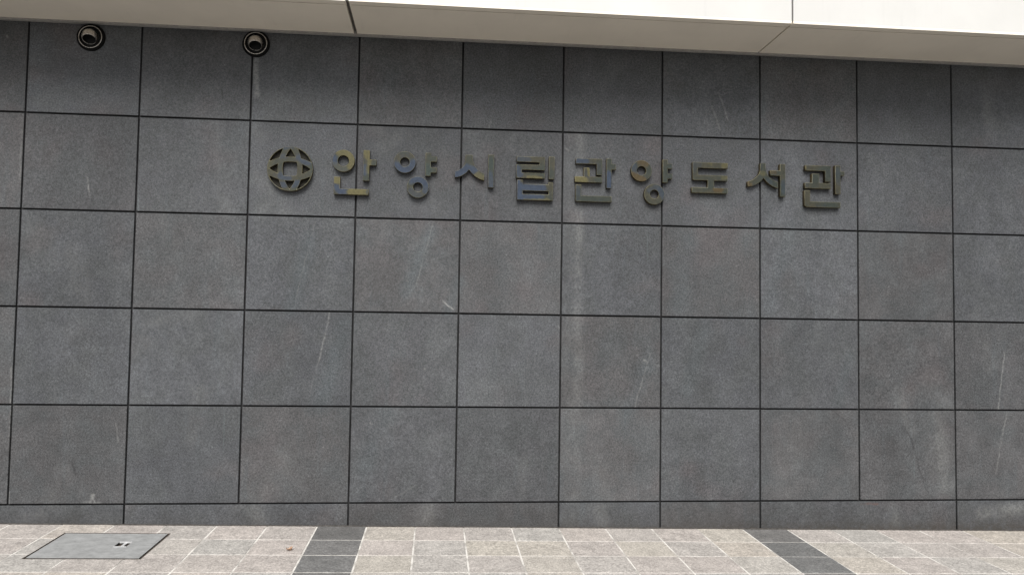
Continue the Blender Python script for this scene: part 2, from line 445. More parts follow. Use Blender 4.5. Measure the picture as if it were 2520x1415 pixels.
REFLECTIONS = {  # sky and street reflections, painted as colour patches on each face
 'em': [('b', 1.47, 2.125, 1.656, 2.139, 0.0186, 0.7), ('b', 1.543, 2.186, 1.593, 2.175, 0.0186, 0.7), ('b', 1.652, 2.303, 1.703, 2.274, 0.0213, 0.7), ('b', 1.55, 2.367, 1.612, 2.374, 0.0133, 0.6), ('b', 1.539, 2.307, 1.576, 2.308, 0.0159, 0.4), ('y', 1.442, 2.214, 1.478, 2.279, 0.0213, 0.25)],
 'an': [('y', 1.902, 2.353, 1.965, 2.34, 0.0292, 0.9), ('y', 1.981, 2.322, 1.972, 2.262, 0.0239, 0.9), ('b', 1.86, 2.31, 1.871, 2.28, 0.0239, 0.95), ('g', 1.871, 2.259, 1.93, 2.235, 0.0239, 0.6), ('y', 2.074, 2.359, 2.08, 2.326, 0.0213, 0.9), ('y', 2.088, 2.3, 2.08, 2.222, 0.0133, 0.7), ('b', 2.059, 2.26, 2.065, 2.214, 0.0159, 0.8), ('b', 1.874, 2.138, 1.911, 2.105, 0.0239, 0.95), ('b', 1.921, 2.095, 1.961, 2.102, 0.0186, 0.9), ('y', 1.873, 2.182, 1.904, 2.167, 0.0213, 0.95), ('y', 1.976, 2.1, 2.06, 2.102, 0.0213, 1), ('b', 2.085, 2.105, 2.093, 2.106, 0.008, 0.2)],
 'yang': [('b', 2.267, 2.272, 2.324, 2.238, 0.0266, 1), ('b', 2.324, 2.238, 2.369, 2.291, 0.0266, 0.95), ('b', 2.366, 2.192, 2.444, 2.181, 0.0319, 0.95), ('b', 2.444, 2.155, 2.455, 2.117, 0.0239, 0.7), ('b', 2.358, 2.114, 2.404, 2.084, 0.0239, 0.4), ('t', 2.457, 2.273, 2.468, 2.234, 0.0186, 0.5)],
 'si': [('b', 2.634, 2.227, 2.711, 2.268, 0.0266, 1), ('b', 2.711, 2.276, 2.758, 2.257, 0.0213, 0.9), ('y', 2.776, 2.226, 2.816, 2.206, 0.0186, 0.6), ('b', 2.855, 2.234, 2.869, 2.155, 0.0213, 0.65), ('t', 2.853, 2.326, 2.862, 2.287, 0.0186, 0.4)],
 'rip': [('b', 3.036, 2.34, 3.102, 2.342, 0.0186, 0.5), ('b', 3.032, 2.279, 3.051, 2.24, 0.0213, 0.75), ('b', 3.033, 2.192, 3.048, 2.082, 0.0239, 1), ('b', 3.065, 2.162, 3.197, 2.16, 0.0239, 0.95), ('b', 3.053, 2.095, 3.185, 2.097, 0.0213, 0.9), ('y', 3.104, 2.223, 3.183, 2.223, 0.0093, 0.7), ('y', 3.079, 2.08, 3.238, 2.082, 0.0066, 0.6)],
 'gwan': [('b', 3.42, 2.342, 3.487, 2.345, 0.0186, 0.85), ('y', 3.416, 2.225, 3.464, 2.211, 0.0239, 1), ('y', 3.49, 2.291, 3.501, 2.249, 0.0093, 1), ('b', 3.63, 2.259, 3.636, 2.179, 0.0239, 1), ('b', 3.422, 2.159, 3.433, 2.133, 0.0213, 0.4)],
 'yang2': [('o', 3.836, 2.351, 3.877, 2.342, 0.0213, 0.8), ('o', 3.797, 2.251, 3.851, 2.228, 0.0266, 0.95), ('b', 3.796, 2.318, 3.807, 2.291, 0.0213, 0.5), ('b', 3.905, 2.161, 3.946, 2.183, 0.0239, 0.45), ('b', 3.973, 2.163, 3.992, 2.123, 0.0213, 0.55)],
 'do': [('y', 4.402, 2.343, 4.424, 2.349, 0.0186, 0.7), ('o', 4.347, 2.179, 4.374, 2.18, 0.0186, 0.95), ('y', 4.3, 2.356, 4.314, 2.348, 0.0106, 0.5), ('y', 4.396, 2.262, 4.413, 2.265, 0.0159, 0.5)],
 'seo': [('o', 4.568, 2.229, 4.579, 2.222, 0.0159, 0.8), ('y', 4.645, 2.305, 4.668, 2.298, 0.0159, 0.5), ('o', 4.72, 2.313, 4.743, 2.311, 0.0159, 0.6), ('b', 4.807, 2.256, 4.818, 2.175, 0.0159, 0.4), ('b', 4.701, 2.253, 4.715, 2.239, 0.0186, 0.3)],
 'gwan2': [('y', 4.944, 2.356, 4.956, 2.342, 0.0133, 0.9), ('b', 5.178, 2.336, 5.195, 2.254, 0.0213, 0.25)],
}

def mat_steel():
    t = NT('brushed_steel')
    p = t.obj()
    n = t.noise(p, 60, 4, .6)
    c = t.mix(n, C(.44, .41, .38), C(.62, .59, .55))
    return t.out(c, t.ramp(n, .3, .7, .22, .38), 1.0, .5)

def mat_cover():
    t = NT('galvanised_plate')
    o = t.obj()
    k = t.ramp(t.noise(o, 14, 4, .6), .3, .7, .86, 1.12)
    s = t.noise(t.vec('MULTIPLY', o, (6, 60, 1)), 1.5, 3, .6)
    k = t.math('MULTIPLY', k, t.ramp(s, .35, .7, .92, 1.08))
    v = t.voro(o, 60)
    k = t.math('MULTIPLY', k, t.ramp(v.outputs['Distance'], .1, .6, .92, 1.05))
    c = t.gain(C(.362, .366, .362)[:3], k)
    sx = t.n.new('ShaderNodeSeparateXYZ'); t.l.new(o, sx.inputs[0])
    e = t.math('MAXIMUM', t.ramp(sx.outputs[0], -.30, -.275, 1, 0), t.ramp(sx.outputs[1], -.245, -.228, 1, 0))
    e = t.math('MULTIPLY', e, t.ramp(t.noise(o, 22, 4, .7), .48, .64))
    c = t.mix(t.math('MULTIPLY', e, .7), c, C(.24, .13, .06))
    return t.out(c, .55, .25, .4)

STONE = {}
def stone_for(x0, x1, z0, z1):
    """stone material carrying just the marks that lie on this panel"""
    key = []
    for s in STAINS:
        m = s[5] * 1.8 + .03
        if max(s[1], s[3]) + m > x0 and min(s[1], s[3]) - m < x1 and max(s[2], s[4]) + m > z0 and min(s[2], s[4]) - m < z1: key.append(s)
    key = tuple(key)
    if key not in STONE: STONE[key] = mat_stone(key)
    return STONE[key]

M = dict(joint=mat_plain('black_sealant', C(.013, .013, .0135), .75, mottle=.6, scale=9),
         core=mat_plain('concrete', C(.20, .195, .185), .9),
         paver=mat_granite('pale_granite'), paver_dark=mat_granite('charcoal_granite', True),
         mortar=mat_mortar(), ground=mat_ground(), panel=mat_panel('white_aluminium', C(.60, .592, .565)), soffit=mat_panel('bounce_tint_aluminium', C(.88, .81, .695)),  # soffit: same white panel, warm bounce light mixed into its colour
         seam=mat_plain('grey_seam_sealant', C(.13, .122, .112), .7, mottle=.15),
         trim=mat_plain('grey_trim', C(.30, .29, .275), .6, mottle=.12),
         rubber=mat_plain('black_rubber', C(.005, .005, .005), .8, 0, .12), dark=mat_plain('near_black', C(.012, .012, .012), .9),
         steel=mat_steel(), cover=mat_cover(), rust=mat_plain('rusty_iron', C(.065, .052, .042), .85, mottle=.4),
         zinc=mat_plain('bright_zinc', C(.52, .52, .52), .5, .2), leaf=mat_plain('dry_leaf_brown', C(.36, .235, .16), .75, mottle=.3, scale=120),
         hole_shade=mat_plain('emblem_hole_shade', C(.020, .018, .011), .7, mottle=.3), grime_gap_shade=mat_plain('grime_gap_shade', C(.055, .050, .045), .9, mottle=.3))
BRONZE = {k: mat_bronze(v) for k, v in REFLECTIONS.items()}

# ------------------------------------------------------------------ object helpers
def put(name, mesh, mat, parent=None, loc=(0, 0, 0), rot=(0, 0, 0), **props):
    o = bpy.data.objects.new(name, mesh)
    COL.objects.link(o)
    if mat is not None and not mesh.materials: mesh.materials.append(mat)
    if parent is not None: o.parent = parent
    o.location = loc; o.rotation_euler = rot
    for k, v in props.items(): o[k] = v
    return o

def empty(name, loc=(0, 0, 0), rot=(0, 0, 0), **props):
    o = bpy.data.objects.new(name, None)
    COL.objects.link(o)
    o.empty_display_size = .1
    o.location = loc; o.rotation_euler = rot
    for k, v in props.items(): o[k] = v
    return o

def mesh(name, v, f, smooth=False):
    m = bpy.data.meshes.new(name)
    m.from_pydata(v, [], f)
    m.update()
    if smooth:
        for p in m.polygons: p.use_smooth = True
    return m

def box(name, x0, x1, y0, y1, z0, z1):
    v = [(x, y, z) for z in (z0, z1) for y in (y0, y1) for x in (x0, x1)]
    return mesh(name, v, [(0, 2, 3, 1), (4, 5, 7, 6), (0, 1, 5, 4), (2, 6, 7, 3), (0, 4, 6, 2), (1, 3, 7, 5)])

def slab(name, w, h, t, c):
    """face up (local +Z at z = 0), thickness t below it, arris of size c"""
    def ring(i, z): return [(-w/2 + i, -h/2 + i, z), (w/2 - i, -h/2 + i, z), (w/2 - i, h/2 - i, z), (-w/2 + i, h/2 - i, z)]
    v = ring(0, -t) + ring(0, -c) + ring(c, 0)
    f = [(3, 2, 1, 0), (8, 9, 10, 11)]
    for a in (0, 4):
        for i in range(4):
            j = (i + 1) % 4
            f.append((a + i, a + j, a + 4 + j, a + 4 + i))
    return mesh(name, v, f)

def lathe(name, prof, n=48, smooth=True, closed=False):
    """profile (radius, height) spun about local Z"""
    v, f = [], []
    for r, z in prof:
        for k in range(n):
            a = 2 * math.pi * k / n
            v.append((r * math.cos(a), r * math.sin(a), z))
    m = len(prof)
    for i in range(m if closed else m - 1):
        i2 = (i + 1) % m
        for k in range(n):
            k2 = (k + 1) % n
            f.append((i * n + k, i * n + k2, i2 * n + k2, i2 * n + k))
    return mesh(name, v, f, smooth)

def solid_outline(name, outlines, depth, bevel=.0022):
    """flat outlines (holes included) extruded to a solid with a small arris; face at z = depth"""
    cu = bpy.data.curves.new(name, 'CURVE')
    cu.dimensions = '2D'; cu.fill_mode = 'BOTH'
    cu.extrude = depth / 2 - bevel; cu.bevel_depth = bevel; cu.bevel_resolution = 1; cu.offset = -bevel
    for pts in outlines:
        s = cu.splines.new('POLY')
        s.points.add(len(pts) - 1)
        for q, (x, y) in zip(s.points, pts): q.co = (x, y, 0, 1)
        s.use_cyclic_u = True
    tmp = bpy.data.objects.new(name, cu)
    COL.objects.link(tmp)
    dg = bpy.context.evaluated_depsgraph_get()
    me = bpy.data.meshes.new_from_object(tmp.evaluated_get(dg))
    bpy.data.objects.remove(tmp); bpy.data.curves.remove(cu)
    me.transform(Matrix.Translation((0, 0, depth / 2)))
    me.name = name
    return me

ON_WALL = (math.radians(90), 0, 0)          # local X -> X, local Y -> Z, local Z -> out of the wall

# ------------------------------------------------------------------ ground and pavement
SLOPE_X, FALL = 0.01419, 0.025796
G0, GP, R1, RD = 1.82274, 0.30166, 0.29575, 0.29163
# the paving plane passes through (4*0.667, 0, 0), falls to the right and away from the wall
_gx = Vector((1, 0, -SLOPE_X)).normalized()
_gn = _gx.cross(Vector((0, 1, FALL))).normalized()
_gy = _gn.cross(_gx)
G_ORI = Vector((0, 0, SLOPE_X * 4 * .667))
G_ROT = Matrix((_gx, _gy, _gn)).transposed()
G_MAT = Matrix.Translation(G_ORI) @ G_ROT.to_4x4()

def laid(o, x, y, z=0.0):
    o.matrix_world = G_MAT @ Matrix.Translation((x, y, z))

g = put('ground', mesh('ground', [(-300, -300, 0), (300, -300, 0), (300, 40, 0), (-300, 40, 0)], [(0, 1, 2, 3)]), M['ground'], kind='structure')
g.matrix_world = G_MAT @ Matrix.Translation((G0, -R1, -.030))

K0, K1, NROW = -9, 19, 7
X_L, X_R = G0 + K0 * GP, G0 + K1 * GP
Y_F = -(R1 + (NROW - 1) * RD)

COVER = (.404, .996, -.668, -.182)          # x0 x1 y0 y1 of the access cover opening
def bed():
    """mortar bed with the opening for the access cover left out"""
    a0, a1, b0, b1 = COVER[0] - .004, COVER[1] + .004, COVER[2] - .004, COVER[3] + .004
    v, f = [], []
    for x0, x1, y0, y1 in ((X_L, a0, Y_F, -.002), (a1, X_R, Y_F, -.002), (a0, a1, Y_F, b0), (a0, a1, b1, -.002)):
        n = len(v)
        v += [(x, y, z) for z in (-.026, -.0016) for y in (y0, y1) for x in (x0, x1)]
        f += [tuple(n + q for q in e) for e in ((0, 2, 3, 1), (4, 5, 7, 6), (0, 1, 5, 4), (2, 6, 7, 3), (0, 4, 6, 2), (1, 3, 7, 5))]
    return mesh('pavement', v, f)
pave = put('pavement', bed(), M['mortar'], kind='structure')
pave.matrix_world = G_MAT
GAP = .0085
full = slab('paver', GP - GAP, RD - GAP, .02, .0022)
full.materials.append(M['paver'])
full_dark = slab('paver_dark', GP - GAP, RD - GAP, .02, .0022)
full_dark.materials.append(M['paver_dark'])
first = slab('paver_first', GP - GAP, R1 - GAP, .02, .0022); first.materials.append(M['paver'])
first_dark = slab('paver_first_dark', GP - GAP, R1 - GAP, .02, .0022); first_dark.materials.append(M['paver_dark'])

def paver(me, x, y, dark):
    o = put('paver', me, None, pave, (x, y, random.uniform(-.0005, .0005)),
            (random.uniform(-.0016, .0016), random.uniform(-.0016, .0016), random.uniform(-.004, .004)))
    if dark: o['label'] = 'charcoal grey paver in a dark stripe across the pale paving'
    return o

for row in range(NROW):
    y1 = 0.0 if row == 0 else -(R1 + (row - 1) * RD)
    y0 = -(R1 + row * RD)
    for k in range(K0, K1):
        x0, x1 = G0 + k * GP, G0 + (k + 1) * GP
        dark = k % 9 == 0
        if y0 < COVER[3] and y1 > COVER[2] and x0 < COVER[1] and x1 > COVER[0]:
            # cut round the cover: whole, L shaped or a strip
            q = GAP / 2
            a0, a1, b0, b1 = x0 + q, x1 - q, y0 + q, y1 - q
            m0, m1, n0, n1 = COVER[0] - .004, COVER[1] + .004, COVER[2] - .004, COVER[3] + .004
            L_, R_, T_, B_ = a0 < m0 - .02, a1 > m1 + .02, b1 > n1 + .02, b0 < n0 - .02
            if (L_ or R_) and (T_ or B_):
                cx = m0 if L_ else m1; cyy = n1 if T_ else n0
                fx = a1 if L_ else a0; fy = b0 if T_ else b1          # the corner that is cut away
                ox = a0 if L_ else a1; oy = b1 if T_ else b0
                pts = [(ox, oy), (fx, oy), (fx, cyy), (cx, cyy), (cx, fy), (ox, fy)]
            elif L_ or R_:
                pts = [(a0, b0), (m0, b0), (m0, b1), (a0, b1)] if L_ else [(m1, b0), (a1, b0), (a1, b1), (m1, b1)]
            elif T_ or B_:
                pts = [(a0, n1), (a1, n1), (a1, b1), (a0, b1)] if T_ else [(a0, b0), (a1, b0), (a1, n0), (a0, n0)]
            else: continue
            px_, py_ = (x0 + x1) / 2, (y0 + y1) / 2
            me = solid_outline('paver_cut', [[(u - px_, w_ - py_) for u, w_ in pts]], .02, .002)
            me.transform(Matrix.Translation((0, 0, -.02)))
            me.materials.append(M['paver'])
            paver(me, px_, py_, False)
            continue
        me = (first_dark if dark else first) if row == 0 else (full_dark if dark else full)
        paver(me, (x0 + x1) / 2, (y0 + y1) / 2, dark)

# ------------------------------------------------------------------ stone wall
COLS = [-0.0095, 0.665, 1.3412, 2.0084, 2.6718, 3.3315, 3.9928, 4.6604, 5.3386, 6.0148]
ROWS = [2.5344, 1.9379, 1.3415, 0.749, 0.1519]       # joint centres, top to bottom
cols = [COLS[0] - .672 * i for i in (4, 3, 2, 1)] + COLS + [COLS[-1] + .672 * i for i in (1, 2, 3, 4)]
rows = [3.136] + ROWS
JW = .0115
wall = empty('stone_wall', (2.7, .01, 0), label='long wall of square dark grey stone panels with thin black joints', category='wall')
W0 = Vector(wall.location)
def on_wall_child(name, me, mat, x, z, out=0.0, **kw):
    o = put(name, me, mat, wall, Vector((x, 0, z)) - W0, ON_WALL, **kw)
    o.location.y = -W0.y - out
    return o
put('backing', box('backing', cols[0] - .03, cols[-1] + .03, .016, .30, -.30, 3.40), M['joint'], wall, -W0)
for j in range(5):
    for i in range(len(cols) - 1):
        w_, h_ = cols[i + 1] - cols[i] - JW, rows[j] - rows[j + 1] - JW
        me = slab('stone_panel', w_, h_, .03, .0014)
        me.materials.append(stone_for(cols[i], cols[i + 1], rows[j + 1], rows[j]))
        o = on_wall_child('stone_panel', me, None, (cols[i] + cols[i + 1]) / 2, (rows[j] + rows[j + 1]) / 2, random.uniform(-.0008, .0008))
        o.rotation_euler = (math.radians(90) + random.uniform(-.0012, .0012), random.uniform(-.0012, .0012), 0)
pl = [cols[0], cols[2], COLS[1] - 2 * .672, COLS[1], COLS[3], COLS[5], COLS[6], COLS[7], COLS[9], COLS[9] + 1.344, cols[-1]]
pl = sorted(set(round(q, 4) for q in pl))
for a, b in zip(pl, pl[1:]):
    if b - a < .1: continue
    zt, zb = ROWS[-1] - JW / 2, -.16
    me = slab('plinth_panel', b - a - JW, zt - zb, .03, .0014)
    me.materials.append(stone_for(a, b, zb, zt))
    on_wall_child('plinth_panel', me, None, (a + b) / 2, (zt + zb) / 2, random.uniform(.0, .0012))

bead = put('base_strip', mesh('base_strip', [(X_L, -.002, .0065), (X_R, -.002, .0065), (X_R, -.0035, .006), (X_L, -.0035, .006),
    (X_R, -.007, .002), (X_L, -.007, .002), (X_R, -.0085, -.003), (X_L, -.0085, -.003)], [(0, 1, 2, 3)[::-1], (3, 2, 4, 5)[::-1], (5, 4, 6, 7)[::-1]]), M['grime_gap_shade'], wall)  # thin dark strip along the wall foot
bpy.context.view_layer.update()
bead.matrix_world = G_MAT

# ------------------------------------------------------------------ canopy
ZS, YF = 3.110, -.556
SJ = [1.986 - 2.65, 1.986, 4.636, 4.636 + 2.65]
SX0, SX1 = cols[0], cols[-1]
can = empty('entrance_canopy', (2.7, -.28, 3.2), label='cream metal canopy with white fascia and shaded flat soffit above the stone wall', category='canopy')
C0 = Vector(can.location)
put('canopy_core', box('canopy_core', SX0, SX1, YF + .05, .30, ZS + .02, ZS + 1.45), M['seam'], can, -C0)
put('roof_sheet', box('roof_sheet', SX0, SX1, YF + .0, .32, ZS + 1.452, ZS + 1.48), M['panel'], can, -C0)
edges = [SX0] + SJ + [SX1]
half = {0: .0, 1: .010, 2: .0105, 3: .0055, 4: .010, 5: .0}
GY0, GY1 = -.5015, -.4925
for i in range(len(edges) - 1):
    a, b = edges[i] + half[i], edges[i + 1] - half[i + 1]
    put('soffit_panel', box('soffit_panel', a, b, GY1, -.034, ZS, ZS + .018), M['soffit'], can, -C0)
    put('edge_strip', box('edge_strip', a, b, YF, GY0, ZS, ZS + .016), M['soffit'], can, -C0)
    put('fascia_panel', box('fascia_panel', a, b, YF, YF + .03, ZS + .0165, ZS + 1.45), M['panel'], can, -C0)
put('wall_trim', box('wall_trim', SX0, SX1, -.033, -.003, ZS - .010, ZS + .02), M['trim'], can, -C0)

# ------------------------------------------------------------------ emblem and letters
DEPTH = .034
def vesica_holes():
    """openings of the emblem: unit radius; bands are the gaps between two parabolic arcs"""
    def outer(x): return .545 - .27 * x * x
    def inner(x): return .325 - .396 * x * x
    def lin(a, b, n): return [a + (b - a) * i / n for i in range(n + 1)]
    holes = []
    c = .2908
    e = [(x, inner(x)) for x in lin(-c, c, 8)]
    sq = []
    for q in range(4):
        ca, sa = round(math.cos(q * math.pi / 2)), round(math.sin(q * math.pi / 2))
        pts = [(x * ca + y * sa, -x * sa + y * ca) for x, y in e]
        sq += pts[:-1]
    holes.append(sq)
    # triangle at the top: between the inner arc of the upright band and the outer arc of the lying band
    def tri():
        xs = .20
        for _ in range(40):
            y = outer(xs); xs = inner(y)
        up = [(inner(y), y) for y in lin(outer(xs), .906, 8)]
        dn = [(-x, y) for x, y in reversed(up)][1:]
        base = [(x, outer(x)) for x in lin(-xs, xs, 6)][1:-1]
        return up + dn + base
    # corner lens: ring inner circle against both outer arcs
    def lens():
        R_ = .960; s = .4815
        xe = .86
        for _ in range(60): xe = math.sqrt(max(0, R_ * R_ - outer(xe) ** 2))
        low = [(x, outer(x)) for x in lin(s, xe, 8)]
        a0 = math.atan2(low[-1][1], low[-1][0])
        arc = [(R_ * math.cos(a), R_ * math.sin(a)) for a in lin(a0, math.pi / 2 - a0, 10)][1:-1]
        left = [(y, x) for x, y in reversed(low)]
        return low + arc + left[:-1]
    for shape in (tri(), lens()):
        for q in range(4):
            ca, sa = round(math.cos(q * math.pi / 2)), round(math.sin(q * math.pi / 2))
            holes.append([(x * ca - y * sa, x * sa + y * ca) for x, y in shape])
    return holes
ER = .1405
circ = [(math.cos(2 * math.pi * k / 72), math.sin(2 * math.pi * k / 72)) for k in range(72)]
em = solid_outline('city_emblem', [[(x * ER, y * ER) for x, y in circ]] + [[(x * ER, y * ER) for x, y in h] for h in vesica_holes()], DEPTH)
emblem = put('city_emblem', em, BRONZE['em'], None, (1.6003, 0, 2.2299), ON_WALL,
    label='round openwork metal emblem of two crossed ovals in a ring, left of all the letters', category='emblem')
sq_ = [(x * ER * 1.08, y * ER * 1.08) for x, y in vesica_holes()[0]]
put('hole_shade_plate', solid_outline('hole_shade_plate', [[(x * ER * .985, y * ER * .985) for x, y in circ], sq_], .005, .0005), M['hole_shade'], emblem, (0, 0, .0006))  # dark plate added so the openings read as shaded

LETTERS = {
 'an': [2.0063, 2.2194, [["ring", -0.0775, 0.0722, 0.07, 0.0347], [[0.0467, 0.1448], [0.0851, 0.1448], [0.0851, 0.0867], [0.128, 0.0867], [0.128, 0.0489], [0.0851, 0.0489], [0.0851, -0.0504], [0.0467, -0.0504]], [[-0.1328, -0.0294], [-0.0957, -0.0294], [-0.0957, -0.1043], [0.0838, -0.1043], [0.0838, -0.1407], [-0.1328, -0.1407]]]],
 'yang': [2.3888, 2.2188, [["ring", -0.0752, 0.077, 0.0691, 0.0296], [[0.0553, 0.1419], [0.0899, 0.1419], [0.0899, 0.1192], [0.128, 0.1192], [0.128, 0.0858], [0.0899, 0.0858], [0.0899, 0.0488], [0.128, 0.0488], [0.128, 0.0157], [0.0899, 0.0157], [0.0899, -0.0064], [0.0553, -0.0064]], ["ring", 0.0099, -0.0799, 0.0691, 0.0296]]],
 'si': [2.7762, 2.2444, [[[-0.0776, 0.1122], [-0.0313, 0.1122], [-0.0302, 0.0755], [-0.0191, 0.0449], [0.0002, 0.0199], [0.025, 0.0018], [0.0429, -0.0051], [0.0429, -0.0496], [0.014, -0.0413], [-0.0136, -0.026], [-0.0357, -0.0065], [-0.0545, 0.0171], [-0.0716, -0.0051], [-0.0964, -0.0224], [-0.1212, -0.0329], [-0.1447, -0.0363], [-0.1447, 0.0032], [-0.1212, 0.0116], [-0.0991, 0.0269], [-0.084, 0.0477], [-0.0785, 0.0755]], [[0.0688, 0.1176], [0.1055, 0.1176], [0.1055, -0.0946], [0.0688, -0.0946]]]],
 'rip': [3.1564, 2.2303, [[[-0.1281, 0.1283], [0.0544, 0.1283], [0.0544, 0.0423], [-0.0946, 0.0423], [-0.0946, 0.0233], [0.0544, 0.0233], [0.0544, -0.0117], [-0.1301, -0.0117], [-0.1301, 0.0759], [0.0195, 0.0759], [0.0195, 0.0927], [-0.1281, 0.0927]], [[0.0813, 0.1328], [0.117, 0.1328], [0.117, -0.0142], [0.0813, -0.0142]], [[[-0.1234, -0.0233], [-0.0862, -0.0233], [-0.0862, -0.0499], [0.0787, -0.0499], [0.0787, -0.0345], [0.1095, -0.0345], [0.1095, -0.1526], [-0.1234, -0.1526]], [[-0.0862, -0.1149], [0.0805, -0.1149], [0.0805, -0.0929], [-0.0862, -0.0929]]]]],
 'gwan': [3.555, 2.2164, [[[-0.1419, 0.1427], [0.031, 0.1427], [0.031, 0.037], [-0.0053, 0.037], [-0.0053, 0.1075], [-0.1419, 0.1075]], [[-0.0889, 0.0834], [-0.0506, 0.0834], [-0.0506, 0.0242], [0.0316, 0.0242], [0.0316, -0.0124], [-0.147, -0.0124], [-0.147, 0.0242], [-0.0889, 0.0242]], [[0.0605, 0.1474], [0.094, 0.1474], [0.094, 0.1116], [0.1218, 0.1116], [0.1218, 0.075], [0.094, 0.075], [0.094, -0.047], [0.0605, -0.047]], [[-0.1416, -0.0281], [-0.1056, -0.0281], [-0.1056, -0.1005], [0.0951, -0.1005], [0.0951, -0.138], [-0.1416, -0.138]]]],
 'yang2': [3.9319, 2.2283, [["ring", -0.0852, 0.0624, 0.0691, 0.0303], [[0.0566, 0.1418], [0.0896, 0.1418], [0.0896, 0.1157], [0.1206, 0.1157], [0.1206, 0.0817], [0.0896, 0.0817], [0.0896, 0.049], [0.1206, 0.049], [0.1206, 0.015], [0.0896, 0.015], [0.0896, -0.0105], [0.0566, -0.0105]], ["ring", 0.0018, -0.0891, 0.0679, 0.0291]]],
 'do': [4.3275, 2.2273, [[[-0.1377, 0.1328], [0.0997, 0.1328], [0.0997, 0.0957], [-0.1018, 0.0957], [-0.1018, 0.0486], [0.0982, 0.0486], [0.0982, 0.0135], [0.0071, 0.0135], [0.0071, -0.0351], [0.0982, -0.0351], [0.0982, -0.0694], [-0.1435, -0.0694], [-0.1435, -0.0334], [-0.0366, -0.0334], [-0.0366, 0.0143], [-0.1304, 0.0143], [-0.1377, 0.0214]]]],
 'seo': [4.7147, 2.2394, [[[-0.0656, 0.1286], [-0.0308, 0.1286], [-0.0287, 0.0869], [-0.0169, 0.0524], [0.0038, 0.0294], [0.0303, 0.0136], [0.056, 0.0035], [0.056, -0.0362], [0.0244, -0.0267], [-0.0051, -0.0094], [-0.0272, 0.0107], [-0.044, 0.03], [-0.0641, 0.0064], [-0.0907, -0.0123], [-0.1202, -0.0252], [-0.1521, -0.0304], [-0.1521, 0.0035], [-0.1231, 0.0136], [-0.0966, 0.0323], [-0.0759, 0.0553], [-0.0665, 0.0869]], [[0.0687, 0.1269], [0.1056, 0.1269], [0.1056, -0.091], [0.0687, -0.091], [0.0687, 0.0484], [0.0023, 0.0484], [0.0023, 0.0829], [0.0687, 0.0829]]]],
 'gwan2': [5.093, 2.2239, [[[-0.1339, 0.1411], [0.0431, 0.1411], [0.0431, 0.034], [0.0018, 0.034], [0.0018, 0.1055], [-0.1339, 0.1055]], [[-0.0887, 0.086], [-0.0385, 0.086], [-0.0385, 0.0238], [0.0428, 0.0238], [0.0428, -0.0132], [-0.1381, -0.0132], [-0.1381, 0.0238], [-0.0887, 0.0238]], [[0.0724, 0.1458], [0.1094, 0.1458], [0.1094, 0.1068], [0.1372, 0.1068], [0.1372, 0.0778], [0.1094, 0.0778], [0.1094, -0.0466], [0.0724, -0.0466]], [[-0.1408, -0.0272], [-0.1019, -0.0272], [-0.1019, -0.1018], [0.108, -0.1018], [0.108, -0.1386], [-0.1282, -0.1386], [-0.1408, -0.127]]]],
}
INFO = [
 ('an', 'yellow and blue mottled metal syllable 안, first letter right of the round emblem'),
 ('yang', 'grey and dark blue metal syllable 양 between 안 and 시, the left of two alike'),
 ('si', 'metal syllable 시 with a blue patch on its curved legs, left of the boxy 립'),
 ('rip', 'tall boxy metal syllable 립 of close stacked bars, blue at its foot'),
 ('gwan', 'metal syllable 관 right of 립, the left of two alike, yellow patch on one bar'),
 ('yang2', 'olive brown metal syllable 양 left of 도, the right of two alike'),
 ('do', 'wide olive metal syllable 도 of flat bars on a short stem, left of 서'),
 ('seo', 'olive metal syllable 서 with curved legs, second letter from the right end'),
 ('gwan2', 'dull olive metal syllable 관 at the right end of the wall lettering'),
]
for n_, (key, lab) in enumerate(INFO):
    cx, cz, jamo = LETTERS[key]
    root = empty('sign_letter', (cx, 0, cz), label=lab, category='letter', group='metal letters mounted in a row on the wall')
    for p_ in jamo:
        if p_[0] == 'ring':
            _, x, z, ro, ri = p_
            o = [[(q[0] * ro, q[1] * ro) for q in circ], [(q[0] * ri, q[1] * ri) for q in circ]]
            me = solid_outline('letter_ring', o, DEPTH)
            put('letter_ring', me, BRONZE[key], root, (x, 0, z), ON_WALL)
        else:
            hole = None
            if p_ and isinstance(p_[0][0], list): p_, hole = p_
            xs = [q[0] for q in p_]; zs = [q[1] for q in p_]
            mx, mz = (min(xs) + max(xs)) / 2, (min(zs) + max(zs)) / 2
            me = solid_outline('letter_stroke', [[(x - mx, z - mz) for x, z in q] for q in (p_, hole) if q], DEPTH)
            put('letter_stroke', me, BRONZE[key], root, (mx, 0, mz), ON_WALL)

# ------------------------------------------------------------------ vent caps
def hood_shell(name, r, reach, n_cut, off, rings=26, seg=48):
    """pipe of radius r ending in a dome, with the cap beyond the plane n.p = off sliced away"""
    import bmesh
    bm = bmesh.new()
    prof = [(r, 0.0)] + [(r * math.cos(a), reach + r * math.sin(a)) for a in [math.pi / 2 * i / rings for i in range(rings)]]
    loops = [[bm.verts.new((q * math.cos(2 * math.pi * k / seg), q * math.sin(2 * math.pi * k / seg), z)) for k in range(seg)] for q, z in prof]
    top = bm.verts.new((0, 0, reach + r))
    for a, b in zip(loops, loops[1:]):
        for k in range(seg): bm.faces.new((a[k], a[(k + 1) % seg], b[(k + 1) % seg], b[k]))
    for k in range(seg): bm.faces.new((loops[-1][k], loops[-1][(k + 1) % seg], top))
    bmesh.ops.bisect_plane(bm, geom=bm.verts[:] + bm.edges[:] + bm.faces[:], plane_co=Vector((0, 0, reach)) + n_cut * off, plane_no=n_cut, clear_outer=True)
    m = bpy.data.meshes.new(name); bm.to_mesh(m); bm.free()
    for p in m.polygons: p.use_smooth = True
    return m

